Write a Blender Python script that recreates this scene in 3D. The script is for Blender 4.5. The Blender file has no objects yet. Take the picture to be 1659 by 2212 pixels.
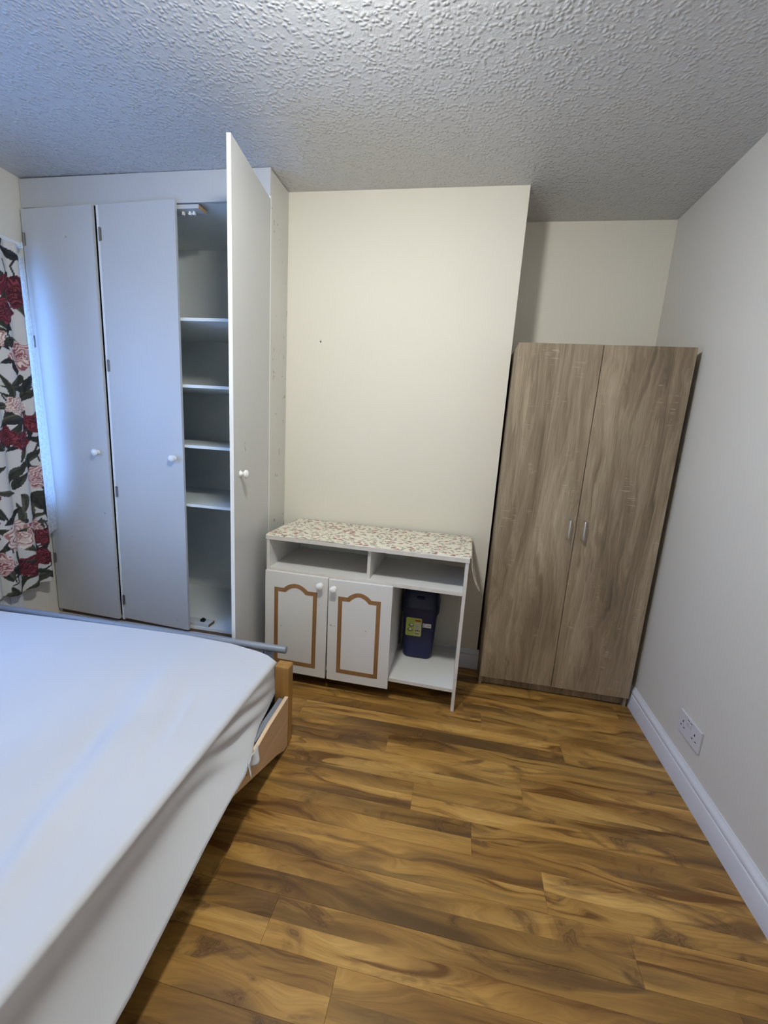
import bpy, bmesh, math, random
import numpy as np
from mathutils import Vector, Matrix

random.seed(7)
rng = np.random.default_rng(7)
scene = bpy.context.scene
COLL = scene.collection

# ------------------------------------------------------------------ camera
def make_camera():
    C = (0.1249, -2.3582, 1.3752)
    yaw, pit, rol, fpx = -0.1674, -0.2004, 0.0629, 911.49
    ca, sa, cb, sb, cc, sc = (math.cos(yaw), math.sin(yaw), math.cos(pit), math.sin(pit), math.cos(rol), math.sin(rol))
    f = Vector((sa * cb, ca * cb, sb))
    r0 = Vector((ca, -sa, 0.0))
    u0 = r0.cross(f)
    r = cc * r0 + sc * u0
    u = -sc * r0 + cc * u0
    cam = bpy.data.cameras.new('camera')
    cam.sensor_fit = 'VERTICAL'
    cam.sensor_height = 36.0
    cam.lens = fpx / 2212.0 * 36.0
    cam.clip_start = 0.02
    o = bpy.data.objects.new('camera', cam)
    COLL.objects.link(o)
    m = Matrix.Identity(4)
    for k in range(3):
        m[k][0], m[k][1], m[k][2], m[k][3] = r[k], u[k], -f[k], C[k]
    o.matrix_world = m
    scene.camera = o
make_camera()

# ------------------------------------------------------------------ light and exposure
SKY = (0.20, 0.43, 1.0)
SKY_STRENGTH = 13.0
LAMP_STRENGTH = 270.0
LAMP_COLOR = (0.98, 0.99, 0.94)
LAMP_POS = (-0.28, -1.45, 2.41)
world = bpy.data.worlds.new('sky')
scene.world = world
world.use_nodes = True
bgn = world.node_tree.nodes['Background']
bgn.inputs[0].default_value = (*SKY, 1)
bgn.inputs[1].default_value = SKY_STRENGTH
vs = scene.view_settings
vs.view_transform = 'Standard'
vs.look = 'None'
vs.exposure = 0.2
vs.gamma = 1.0
vs.use_curve_mapping = False
cy = scene.cycles
cy.max_bounces = 5
cy.diffuse_bounces = 4
cy.glossy_bounces = 2
cy.transmission_bounces = 3
cy.transparent_max_bounces = 6
cy.caustics_reflective = False
cy.caustics_refractive = False
cy.use_adaptive_sampling = True
cy.adaptive_threshold = 0.06
# portal that guides sky sampling through the window opening (gives no light itself)
pl = bpy.data.lights.new('window_portal', 'AREA')
pl.shape = 'RECTANGLE'
pl.size, pl.size_y = 1.54, 1.24
pl.cycles.is_portal = True
po = bpy.data.objects.new('window_portal', pl)
po.location = (-2.50, -1.07, 1.43)
po.rotation_euler = (0, -math.pi / 2, 0)
po.rotation_euler = Vector((1, 0, 0)).to_track_quat('-Z', 'Z').to_euler()
COLL.objects.link(po)

# ------------------------------------------------------------------ room numbers
XL, XR = -2.309, 1.145
X1, XC = -0.884, 0.335          # chimney breast left / right
YF = -0.2186                    # front plane of the built-in closet
YA = 0.372                      # far wall
YB = -3.30                      # rear wall behind the camera
H = 2.543

# ------------------------------------------------------------------ material helpers
def lin(c):
    c = [v / 255.0 for v in c]
    return tuple(v / 12.92 if v <= 0.04045 else ((v + 0.055) / 1.055) ** 2.4 for v in c)

class NT:
    def __init__(self, name):
        self.m = bpy.data.materials.new(name)
        self.m.use_nodes = True
        self.t = self.m.node_tree
        self.b = self.t.nodes['Principled BSDF']
    def n(self, typ, **kw):
        nd = self.t.nodes.new(typ)
        for k, v in kw.items():
            setattr(nd, k, v)
        return nd
    def l(self, a, b):
        self.t.links.new(a, b)
    def val(self, node, **kw):
        for k, v in kw.items():
            node.inputs[k.replace('_', ' ')].default_value = v
    def math(self, op, a, b=None, clamp=False):
        nd = self.n('ShaderNodeMath', operation=op)
        nd.use_clamp = clamp
        for i, x in enumerate((a, b)):
            if x is None:
                continue
            if isinstance(x, (int, float)):
                nd.inputs[i].default_value = x
            else:
                self.l(x, nd.inputs[i])
        return nd.outputs[0]
    def mapping(self, src, scale=(1, 1, 1), loc=(0, 0, 0)):
        mp = self.n('ShaderNodeMapping')
        mp.inputs['Scale'].default_value = scale
        mp.inputs['Location'].default_value = loc
        self.l(src, mp.inputs['Vector'])
        return mp.outputs[0]
    def noise(self, vec, scale=5, detail=4, rough=0.5, dist=0.0):
        nd = self.n('ShaderNodeTexNoise')
        nd.inputs['Scale'].default_value = scale
        nd.inputs['Detail'].default_value = detail
        nd.inputs['Roughness'].default_value = rough
        nd.inputs['Distortion'].default_value = dist
        self.l(vec, nd.inputs['Vector'])
        return nd.outputs['Fac']
    def ramp(self, fac, stops):
        r = self.n('ShaderNodeValToRGB')
        cr = r.color_ramp
        while len(cr.elements) < len(stops):
            cr.elements.new(0.5)
        for e, (p, c) in zip(cr.elements, stops):
            e.position = p
            e.color = (*c, 1) if len(c) == 3 else c
        self.l(fac, r.inputs[0])
        return r.outputs[0]
    def mix(self, fac, a, b, blend='MIX'):
        nd = self.n('ShaderNodeMix', data_type='RGBA', blend_type=blend)
        for i, x in ((0, fac), (6, a), (7, b)):
            if isinstance(x, (int, float)):
                nd.inputs[i].default_value = x
            elif isinstance(x, tuple):
                nd.inputs[i].default_value = (*x, 1)
            else:
                self.l(x, nd.inputs[i])
        return nd.outputs[2]
    def bump(self, height, strength=0.3, dist=0.002):
        nd = self.n('ShaderNodeBump')
        nd.inputs['Strength'].default_value = strength
        nd.inputs['Distance'].default_value = dist
        self.l(height, nd.inputs['Height'])
        self.l(nd.outputs[0], self.b.inputs['Normal'])
    def obj(self):
        return self.n('ShaderNodeTexCoord').outputs['Object']
    def pos(self):
        return self.n('ShaderNodeNewGeometry').outputs['Position']

def paint(name, rgb, rough=0.5, var=0.04, scale=6.0, bump=0.0, bscale=300, metal=0.0, spec=0.5):
    k = NT(name)
    c = lin(rgb)
    f = k.noise(k.pos(), scale, 1, 0.5)
    lo = tuple(v * (1 - var) for v in c)
    hi = tuple(min(1, v * (1 + var)) for v in c)
    k.l(k.ramp(f, [(0.3, lo), (0.7, hi)]), k.b.inputs['Base Color'])
    k.b.inputs['Roughness'].default_value = rough
    k.b.inputs['Metallic'].default_value = metal
    k.b.inputs['Specular IOR Level'].default_value = spec
    if bump:
        k.bump(k.noise(k.pos(), bscale, 2, 0.5), bump, 0.001)
    return k.m

def scuffed(name, rgb, mark, rough=0.45, amount=0.60, scale=9.0):
    """painted board with a few small dark scuffs"""
    k = NT(name)
    c = lin(rgb)
    p = k.pos()
    base = k.ramp(k.noise(p, 2.5, 1, 0.5), [(0.3, tuple(v * 0.95 for v in c)), (0.7, c)])
    s = k.noise(k.mapping(p, (1.3, 1.3, 1.0)), scale * 2.4, 2, 0.6, 0.0)
    m = k.ramp(s, [(amount + 0.10, (0, 0, 0)), (amount + 0.14, (0.55, 0.55, 0.55))])
    k.l(k.mix(m, base, lin(mark)), k.b.inputs['Base Color'])
    k.b.inputs['Roughness'].default_value = rough
    return k.m

def mat_ceiling():
    k = NT('textured_ceiling_paint')
    c = lin((192, 192, 192))
    p = k.pos()
    vo = k.n('ShaderNodeTexVoronoi', feature='SMOOTH_F1', voronoi_dimensions='2D')
    wv = k.n('ShaderNodeVectorMath', operation='ADD')
    nz = k.n('ShaderNodeTexNoise'); nz.inputs['Scale'].default_value = 40; nz.inputs['Detail'].default_value = 0
    k.l(p, nz.inputs['Vector'])
    sc = k.n('ShaderNodeVectorMath', operation='SCALE'); sc.inputs['Scale'].default_value = 0.012
    k.l(nz.outputs['Color'], sc.inputs[0]); k.l(p, wv.inputs[0]); k.l(sc.outputs[0], wv.inputs[1])
    k.l(wv.outputs[0], vo.inputs['Vector'])
    vo.inputs['Scale'].default_value = 66
    vo.inputs['Smoothness'].default_value = 0.5
    blob = k.ramp(vo.outputs['Distance'], [(0.06, (1, 1, 1)), (0.55, (0, 0, 0))])
    n2 = k.noise(p, 130, 1, 0.6)
    patch = k.ramp(k.noise(p, 24, 1, 0.6), [(0.38, (0.0, 0.0, 0.0)), (0.56, (1, 1, 1))])
    h = k.math('ADD', k.math('MULTIPLY', blob, patch), k.math('MULTIPLY', n2, 0.35))
    k.bump(h, 0.65, 0.005)
    k.b.inputs['Base Color'].default_value = (*c, 1)
    k.b.inputs['Roughness'].default_value = 0.30
    return k.m

def mat_floor():
    k = NT('laminate_walnut')
    o = k.obj()
    info = k.n('ShaderNodeObjectInfo')
    rnd = info.outputs['Random']
    off = k.n('ShaderNodeCombineXYZ')
    k.l(k.math('MULTIPLY', rnd, 61.0), off.inputs[0])
    k.l(k.math('MULTIPLY', rnd, 173.0), off.inputs[1])
    # two printed strips on each board
    sx = k.n('ShaderNodeSeparateXYZ')
    k.l(o, sx.inputs[0])
    strip = k.math('GREATER_THAN', sx.outputs[1], 0.0625)
    off2 = k.n('ShaderNodeCombineXYZ')
    k.l(k.math('MULTIPLY', strip, 7.3), off2.inputs[2])
    va = k.n('ShaderNodeVectorMath', operation='ADD')
    k.l(o, va.inputs[0]); k.l(off.outputs[0], va.inputs[1])
    vb = k.n('ShaderNodeVectorMath', operation='ADD')
    k.l(va.outputs[0], vb.inputs[0]); k.l(off2.outputs[0], vb.inputs[1])
    v = vb.outputs[0]
    big = k.noise(k.mapping(v, (1.5, 5.5, 1)), 1.0, 2, 0.5, 0.7)
    warp = k.n('ShaderNodeCombineXYZ')
    k.l(k.math('MULTIPLY', big, 0.22), warp.inputs[1])
    vw = k.n('ShaderNodeVectorMath', operation='ADD')
    k.l(v, vw.inputs[0]); k.l(warp.outputs[0], vw.inputs[1])
    w = vw.outputs[0]
    grain = k.noise(k.mapping(w, (1.6, 26, 1)), 1.0, 4, 0.58, 0.0)
    fine = k.noise(k.mapping(w, (12, 210, 1)), 1.0, 1, 0.6)
    streak = k.noise(k.mapping(w, (0.9, 10, 1), (5, 3, 0)), 1.0, 3, 0.5, 0.8)
    knot = k.noise(k.mapping(v, (3.0, 6.5, 1), (11, 2, 0)), 1.0, 3, 0.55, 1.6)
    mixv = k.math('ADD', k.math('MULTIPLY', big, 0.6), k.math('MULTIPLY', grain, 0.4))
    col = k.ramp(mixv, [(0.30, lin((102, 72, 36))), (0.43, lin((144, 105, 52))), (0.54, lin((178, 135, 70))), (0.70, lin((206, 165, 96)))])
    dark = k.ramp(streak, [(0.48, (0, 0, 0)), (0.66, (0.78, 0.78, 0.78))])
    col = k.mix(dark, col, lin((82, 60, 38)))
    line = k.ramp(grain, [(0.35, (0.8, 0.8, 0.8)), (0.42, (0, 0, 0))])
    col = k.mix(line, col, lin((96, 60, 24)))
    kn = k.ramp(knot, [(0.56, (0, 0, 0)), (0.68, (0.8, 0.8, 0.8))])
    rings = k.ramp(k.math('FRACT', k.math('MULTIPLY', knot, 26.0)), [(0.3, lin((84, 58, 34))), (0.8, lin((122, 88, 52)))])
    col = k.mix(kn, col, rings)
    col = k.mix(k.math('MULTIPLY', k.ramp(fine, [(0.35, (1, 1, 1)), (0.6, (0, 0, 0))]), 0.20), col, lin((92, 62, 30)))
    tone = k.math('ADD', 0.84, k.math('MULTIPLY', k.math('FRACT', k.math('ADD', k.math('MULTIPLY', rnd, 13.7), k.math('MULTIPLY', strip, 0.43))), 0.34))
    tn = k.n('ShaderNodeCombineXYZ')
    for i in range(3):
        k.l(tone, tn.inputs[i])
    col = k.mix(1.0, col, tn.outputs[0], 'MULTIPLY')
    k.l(col, k.b.inputs['Base Color'])
    k.b.inputs['Roughness'].default_value = 0.34
    k.b.inputs['Specular IOR Level'].default_value = 0.45
    return k.m

def mat_oak():
    k = NT('grey_oak_foil')
    o = k.obj()
    info = k.n('ShaderNodeObjectInfo')
    off = k.n('ShaderNodeCombineXYZ')
    k.l(k.math('MULTIPLY', info.outputs['Random'], 31.0), off.inputs[0])
    k.l(k.math('MULTIPLY', info.outputs['Random'], 17.0), off.inputs[2])
    va = k.n('ShaderNodeVectorMath', operation='ADD')
    k.l(o, va.inputs[0]); k.l(off.outputs[0], va.inputs[1])
    v = va.outputs[0]
    big = k.noise(k.mapping(v, (5.0, 5.0, 0.7)), 1.0, 4, 0.55, 1.2)
    warp = k.n('ShaderNodeCombineXYZ')
    k.l(k.math('MULTIPLY', big, 0.22), warp.inputs[0])
    vw = k.n('ShaderNodeVectorMath', operation='ADD')
    k.l(v, vw.inputs[0]); k.l(warp.outputs[0], vw.inputs[1])
    grain = k.noise(k.mapping(vw.outputs[0], (38, 38, 1.5)), 1.0, 4, 0.62, 0.0)
    fine = k.noise(k.mapping(v, (330, 330, 9)), 1.0, 1, 0.6)
    saw = k.noise(k.mapping(v, (13, 13, 120)), 1.0, 1, 0.6)
    area = k.noise(k.mapping(v, (11, 11, 5)), 1.0, 2, 0.5)
    mixv = k.math('ADD', k.math('MULTIPLY', big, 0.5), k.math('MULTIPLY', grain, 0.5))
    col = k.ramp(mixv, [(0.30, lin((92, 78, 62))), (0.44, lin((138, 121, 99))), (0.58, lin((168, 151, 127))), (0.72, lin((188, 171, 147)))])
    col = k.mix(k.ramp(fine, [(0.36, (0.30, 0.30, 0.30)), (0.56, (0, 0, 0))]), col, lin((100, 83, 66)))
    sm = k.math('MULTIPLY', k.ramp(saw, [(0.60, (0, 0, 0)), (0.68, (1, 1, 1))]), k.ramp(area, [(0.58, (0, 0, 0)), (0.66, (0.55, 0.55, 0.55))]))
    col = k.mix(sm, col, lin((186, 170, 148)))
    k.l(col, k.b.inputs['Base Color'])
    k.b.inputs['Roughness'].default_value = 0.5
    return k.m

def mat_wood(name, c0, c1, axis=1, rough=0.4):
    k = NT(name)
    sc = [40, 40, 40]
    sc[axis] = 2.5
    f = k.noise(k.mapping(k.obj(), tuple(sc)), 1.0, 5, 0.6, 0.4)
    k.l(k.ramp(f, [(0.3, lin(c0)), (0.7, lin(c1))]), k.b.inputs['Base Color'])
    k.b.inputs['Roughness'].default_value = rough
    return k.m

def mat_attr(name, rough=0.8, sheen=0.0, bscale=900, back=None):
    k = NT(name)
    a = k.n('ShaderNodeAttribute', attribute_name='Col')
    k.l(a.outputs['Color'], k.b.inputs['Base Color'])
    k.b.inputs['Roughness'].default_value = rough
    return k.m

def mat_fabric(name, rgb, rough=0.85, var=0.03, trans=0.0):
    k = NT(name)
    c = lin(rgb)
    f = k.noise(k.obj(), 3.0, 1, 0.6)
    k.l(k.ramp(f, [(0.3, tuple(v * (1 - var) for v in c)), (0.7, c)]), k.b.inputs['Base Color'])
    k.b.inputs['Roughness'].default_value = rough
    return k.m

def mat_net():
    k = NT('white_lace_net')
    t = k.t
    out = t.nodes['Material Output']
    tr = k.n('ShaderNodeBsdfTransparent')
    tl = k.n('ShaderNodeBsdfTranslucent')
    tl.inputs[0].default_value = (0.86, 0.88, 0.90, 1)
    df = k.n('ShaderNodeBsdfDiffuse')
    df.inputs[0].default_value = (0.86, 0.88, 0.90, 1)
    m1 = k.n('ShaderNodeMixShader'); m1.inputs[0].default_value = 0.5
    k.l(tl.outputs[0], m1.inputs[1]); k.l(df.outputs[0], m1.inputs[2])
    f = k.noise(k.mapping(k.obj(), (1, 110, 70)), 1.0, 3, 0.6, 0.5)
    fac = k.ramp(f, [(0.35, (0.60, 0.60, 0.60)), (0.60, (0.80, 0.80, 0.80))])
    m2 = k.n('ShaderNodeMixShader')
    k.l(fac, m2.inputs[0]); k.l(tr.outputs[0], m2.inputs[1]); k.l(m1.outputs[0], m2.inputs[2])
    k.l(m2.outputs[0], out.inputs[0])
    return k.m

def mat_glass():
    k = NT('window_glass')
    out = k.t.nodes['Material Output']
    tr = k.n('ShaderNodeBsdfTransparent'); tr.inputs[0].default_value = (0.95, 0.97, 0.97, 1)
    gl = k.n('ShaderNodeBsdfGlossy'); gl.inputs['Roughness'].default_value = 0.02
    mx = k.n('ShaderNodeMixShader'); mx.inputs[0].default_value = 0.06
    k.l(tr.outputs[0], mx.inputs[1]); k.l(gl.outputs[0], mx.inputs[2]); k.l(mx.outputs[0], out.inputs[0])
    return k.m

def mat_bulb(name='lit_lamp_glass', f=1.0):
    k = NT(name)
    k.b.inputs['Base Color'].default_value = (1, 1, 1, 1)
    k.b.inputs['Emission Color'].default_value = (*LAMP_COLOR, 1)
    k.b.inputs['Emission Strength'].default_value = LAMP_STRENGTH * f
    return k.m

M = dict(
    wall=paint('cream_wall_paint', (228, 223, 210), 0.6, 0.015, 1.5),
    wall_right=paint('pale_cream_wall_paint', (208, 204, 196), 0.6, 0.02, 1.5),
    ceiling=mat_ceiling(),
    floor=mat_floor(),
    subfloor=paint('dark_underlay', (50, 34, 18), 0.8),
    skirting=paint('white_gloss_skirting', (212, 213, 220), 0.3, 0.02),
    closet=scuffed('white_closet_paint', (200, 201, 202), (120, 118, 112), 0.42, 0.66, 6.0),
    closet_side=scuffed('scuffed_white_panel', (206, 205, 199), (90, 86, 80), 0.5, 0.57, 7.0),
    closet_in=paint('closet_interior_white', (226, 229, 224), 0.55, 0.03, 3.0),
    door_edge=paint('white_door_edge', (235, 236, 234), 0.4, 0.01),
    knob=paint('white_ceramic', (240, 240, 240), 0.15, 0.0),
    hinge=paint('worn_steel', (150, 146, 142), 0.4, 0.08, 40, metal=0.8),
    brownrail=mat_wood('brown_batten', (92, 70, 50), (126, 100, 76), 0, 0.6),
    rawwood=mat_wood('raw_pale_wood', (176, 140, 98), (206, 172, 128), 0, 0.6),
    oak=mat_oak(),
    chrome=paint('chrome', (225, 225, 228), 0.12, 0.0, metal=1.0),
    cab=scuffed('white_melamine', (226, 224, 220), (120, 116, 110), 0.4, 0.635, 12.0),
    cab_edge=paint('off_white_edging', (214, 208, 200), 0.5, 0.05, 30),
    inlay=mat_wood('brown_inlay', (134, 96, 58), (158, 118, 76), 2, 0.5),
    cloth=mat_attr('floral_oilcloth', 0.45, bscale=500),
    curtain=mat_attr('rose_print_cotton', 0.85),
    net=mat_net(),
    bin=paint('navy_plastic', (15, 24, 70), 0.38, 0.03, 20, 0.05, 500),
    bin_dark=paint('navy_plastic_lid', (11, 18, 56), 0.4, 0.03, 20),
    sheet=mat_fabric('white_cotton_sheet', (206, 207, 211), 0.85, 0.04),
    mattress=mat_fabric('mattress_ticking', (196, 160, 130), 0.85, 0.08),
    pine=mat_wood('varnished_pine', (152, 108, 52), (182, 138, 76), 2, 0.3),
    ply=mat_wood('birch_ply', (196, 160, 120), (216, 184, 146), 1, 0.5),
    plyedge=mat_wood('birch_ply_edge', (214, 186, 150), (236, 214, 184), 1, 0.6),
    greymetal=paint('grey_painted_steel', (136, 142, 154), 0.38, 0.03, 30),
    darkmetal=paint('dark_grey_steel', (88, 92, 98), 0.45, 0.05, 30),
    black=paint('black_plastic', (18, 20, 24), 0.4, 0.0),
    hole=paint('dark_hole', (20, 18, 26), 0.7, 0.0),
    socket=paint('white_socket_plastic', (205, 204, 210), 0.3, 0.01),
    upvc=paint('white_upvc', (225, 228, 230), 0.3, 0.01),
    radiator=paint('white_radiator_enamel', (220, 222, 224), 0.35, 0.01),
    glass=mat_glass(),
    bulb=mat_bulb(),
    label_green=paint('label_yellow_green', (168, 182, 84), 0.5, 0.06, 25),
    label_cream=paint('label_cream', (190, 188, 154), 0.5, 0.03),
    label_red=paint('label_red', (176, 30, 34), 0.5, 0.0),
    label_white=paint('label_white', (222, 222, 222), 0.5, 0.0),
    ink=paint('label_ink', (36, 36, 52), 0.6, 0.0),
    ink_grey=paint('label_grey_ink', (150, 152, 130), 0.6, 0.0),
)

# ------------------------------------------------------------------ mesh helpers
class MB:
    def __init__(self):
        self.v, self.f = [], []
    def add(self, vs, fs):
        b = len(self.v)
        self.v += [tuple(p) for p in vs]
        self.f += [tuple(i + b for i in f) for f in fs]
        return self
    def box(self, x0, x1, y0, y1, z0, z1):
        return self.add([(x0, y0, z0), (x1, y0, z0), (x1, y1, z0), (x0, y1, z0), (x0, y0, z1), (x1, y0, z1), (x1, y1, z1), (x0, y1, z1)],
                        [(0, 3, 2, 1), (4, 5, 6, 7), (0, 1, 5, 4), (1, 2, 6, 5), (2, 3, 7, 6), (3, 0, 4, 7)])
    def prism(self, poly, lo, hi, axis):
        """poly: 2D points in the two remaining axes (in xyz order), extruded along axis"""
        def P(a, b, t):
            q = [a, b]
            q.insert(axis, t)
            return tuple(q)
        n = len(poly)
        vs = [P(a, b, lo) for a, b in poly] + [P(a, b, hi) for a, b in poly]
        fs = [tuple(range(n))[::-1], tuple(range(n, 2 * n))]
        fs += [(i, (i + 1) % n, n + (i + 1) % n, n + i) for i in range(n)]
        return self.add(vs, fs)
    def tube(self, pts, r, seg=12, caps=True):
        pts = [Vector(p) for p in pts]
        rings = []
        up = None
        for i, p in enumerate(pts):
            d = (pts[min(i + 1, len(pts) - 1)] - pts[max(i - 1, 0)]).normalized()
            if up is None:
                up = d.orthogonal().normalized()
            up = (up - d * up.dot(d)).normalized()
            s = d.cross(up)
            rr = r[i] if isinstance(r, (list, tuple)) else r
            rings.append([p + (up * math.cos(a) + s * math.sin(a)) * rr for a in [2 * math.pi * k / seg for k in range(seg)]])
        vs = [q for ring in rings for q in ring]
        fs = []
        for i in range(len(rings) - 1):
            for k in range(seg):
                a, b = i * seg + k, i * seg + (k + 1) % seg
                fs.append((a, b, b + seg, a + seg))
        if caps:
            fs.append(tuple(range(seg))[::-1])
            fs.append(tuple(range((len(rings) - 1) * seg, len(rings) * seg)))
        return self.add(vs, fs)
    def lathe(self, prof, origin, axis, seg=20):
        """prof: (radius, distance along axis)"""
        ax = Vector(axis).normalized()
        u = ax.orthogonal().normalized()
        w = ax.cross(u)
        o = Vector(origin)
        vs, fs = [], []
        for r, t in prof:
            for k in range(seg):
                a = 2 * math.pi * k / seg
                vs.append(o + ax * t + (u * math.cos(a) + w * math.sin(a)) * r)
        for i in range(len(prof) - 1):
            for k in range(seg):
                a, b = i * seg + k, i * seg + (k + 1) % seg
                fs.append((a, b, b + seg, a + seg))
        fs.append(tuple(range(seg))[::-1])
        fs.append(tuple(range((len(prof) - 1) * seg, len(prof) * seg)))
        return self.add(vs, fs)
    def loft(self, rings, caps=True):
        n = len(rings[0])
        vs = [p for r in rings for p in r]
        fs = []
        for i in range(len(rings) - 1):
            for k in range(n):
                a, b = i * n + k, i * n + (k + 1) % n
                fs.append((a, b, b + n, a + n))
        if caps:
            fs.append(tuple(range(n))[::-1])
            fs.append(tuple(range((len(rings) - 1) * n, len(rings) * n)))
        return self.add(vs, fs)
    def build(self, name, mat, parent=None, bevel=0.0, smooth=False, xf=None, org=None, segs=2, autosmooth=None):
        me = bpy.data.meshes.new(name)
        o = Vector(org) if org is not None else (Vector(ORG.get(parent.name, (0, 0, 0))) if parent is not None else Vector((0, 0, 0)))
        vs = [Vector(p) for p in self.v]
        if xf is not None:
            vs = [xf @ p for p in vs]
        me.from_pydata([tuple(p - o) for p in vs], [], self.f)
        bm = bmesh.new()
        bm.from_mesh(me)
        bmesh.ops.recalc_face_normals(bm, faces=bm.faces)
        if bevel > 0:
            es = [e for e in bm.edges if len(e.link_faces) == 2 and e.calc_face_angle(0) > 0.5]
            bmesh.ops.bevel(bm, geom=es, offset=bevel, segments=segs, affect='EDGES', profile=0.6, clamp_overlap=True)
        bm.to_mesh(me)
        bm.free()
        me.materials.append(mat)
        if smooth:
            me.polygons.foreach_set('use_smooth', [True] * len(me.polygons))
            try:
                me.set_sharp_from_angle(angle=0.7 if autosmooth is None else autosmooth)
            except Exception:
                pass
        ob = bpy.data.objects.new(name, me)
        COLL.objects.link(ob)
        if parent is not None:
            ob.parent = parent
            ORG[ob.name] = ORG.get(parent.name, (0, 0, 0))
        elif org is not None:
            ob.location = o
            ORG[ob.name] = tuple(o)
        return ob

ORG = {}
def thing(name, label, cat, loc=(0, 0, 0), rotz=0.0, group=None):
    o = bpy.data.objects.new(name, None)
    o.empty_display_size = 0.05
    COLL.objects.link(o)
    o.location = loc
    o.rotation_euler = (0, 0, rotz)
    o['label'] = label
    o['category'] = cat
    if group:
        o['group'] = group
    ORG[o.name] = tuple(loc)
    return o
def tag(o, label, cat, group=None):
    o['label'] = label
    o['category'] = cat
    if group:
        o['group'] = group
    return o
def struct(o, label=None):
    o['kind'] = 'structure'
    if label:
        o['label'] = label
    return o
def grid_mesh(name, P, mat, parent=None, cols=None, solid=0.0, smooth=True, close_u=False):
    """P: (nu, nv, 3) array"""
    nu, nv = P.shape[:2]
    idx = np.arange(nu * nv).reshape(nu, nv)
    a, b, c, d = idx[:-1, :-1], idx[1:, :-1], idx[1:, 1:], idx[:-1, 1:]
    F = np.stack([a, b, c, d], -1).reshape(-1, 4)
    o = np.array(ORG.get(parent.name, (0, 0, 0))) if parent is not None else np.zeros(3)
    me = bpy.data.meshes.new(name)
    me.from_pydata((P.reshape(-1, 3) - o).tolist(), [], F.tolist())
    me.materials.append(mat)
    if smooth:
        me.polygons.foreach_set('use_smooth', [True] * len(me.polygons))
    if cols is not None:
        at = me.color_attributes.new('Col', 'FLOAT_COLOR', 'POINT')
        rgba = np.ones((nu * nv, 4), dtype=np.float32)
        rgba[:, :3] = cols.reshape(-1, 3)
        at.data.foreach_set('color', rgba.ravel())
    ob = bpy.data.objects.new(name, me)
    COLL.objects.link(ob)
    if parent is not None:
        ob.parent = parent
        ORG[ob.name] = tuple(o)
    if solid:
        md = ob.modifiers.new('thickness', 'SOLIDIFY')
        md.thickness = solid
        md.offset = 0
    return ob

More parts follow.
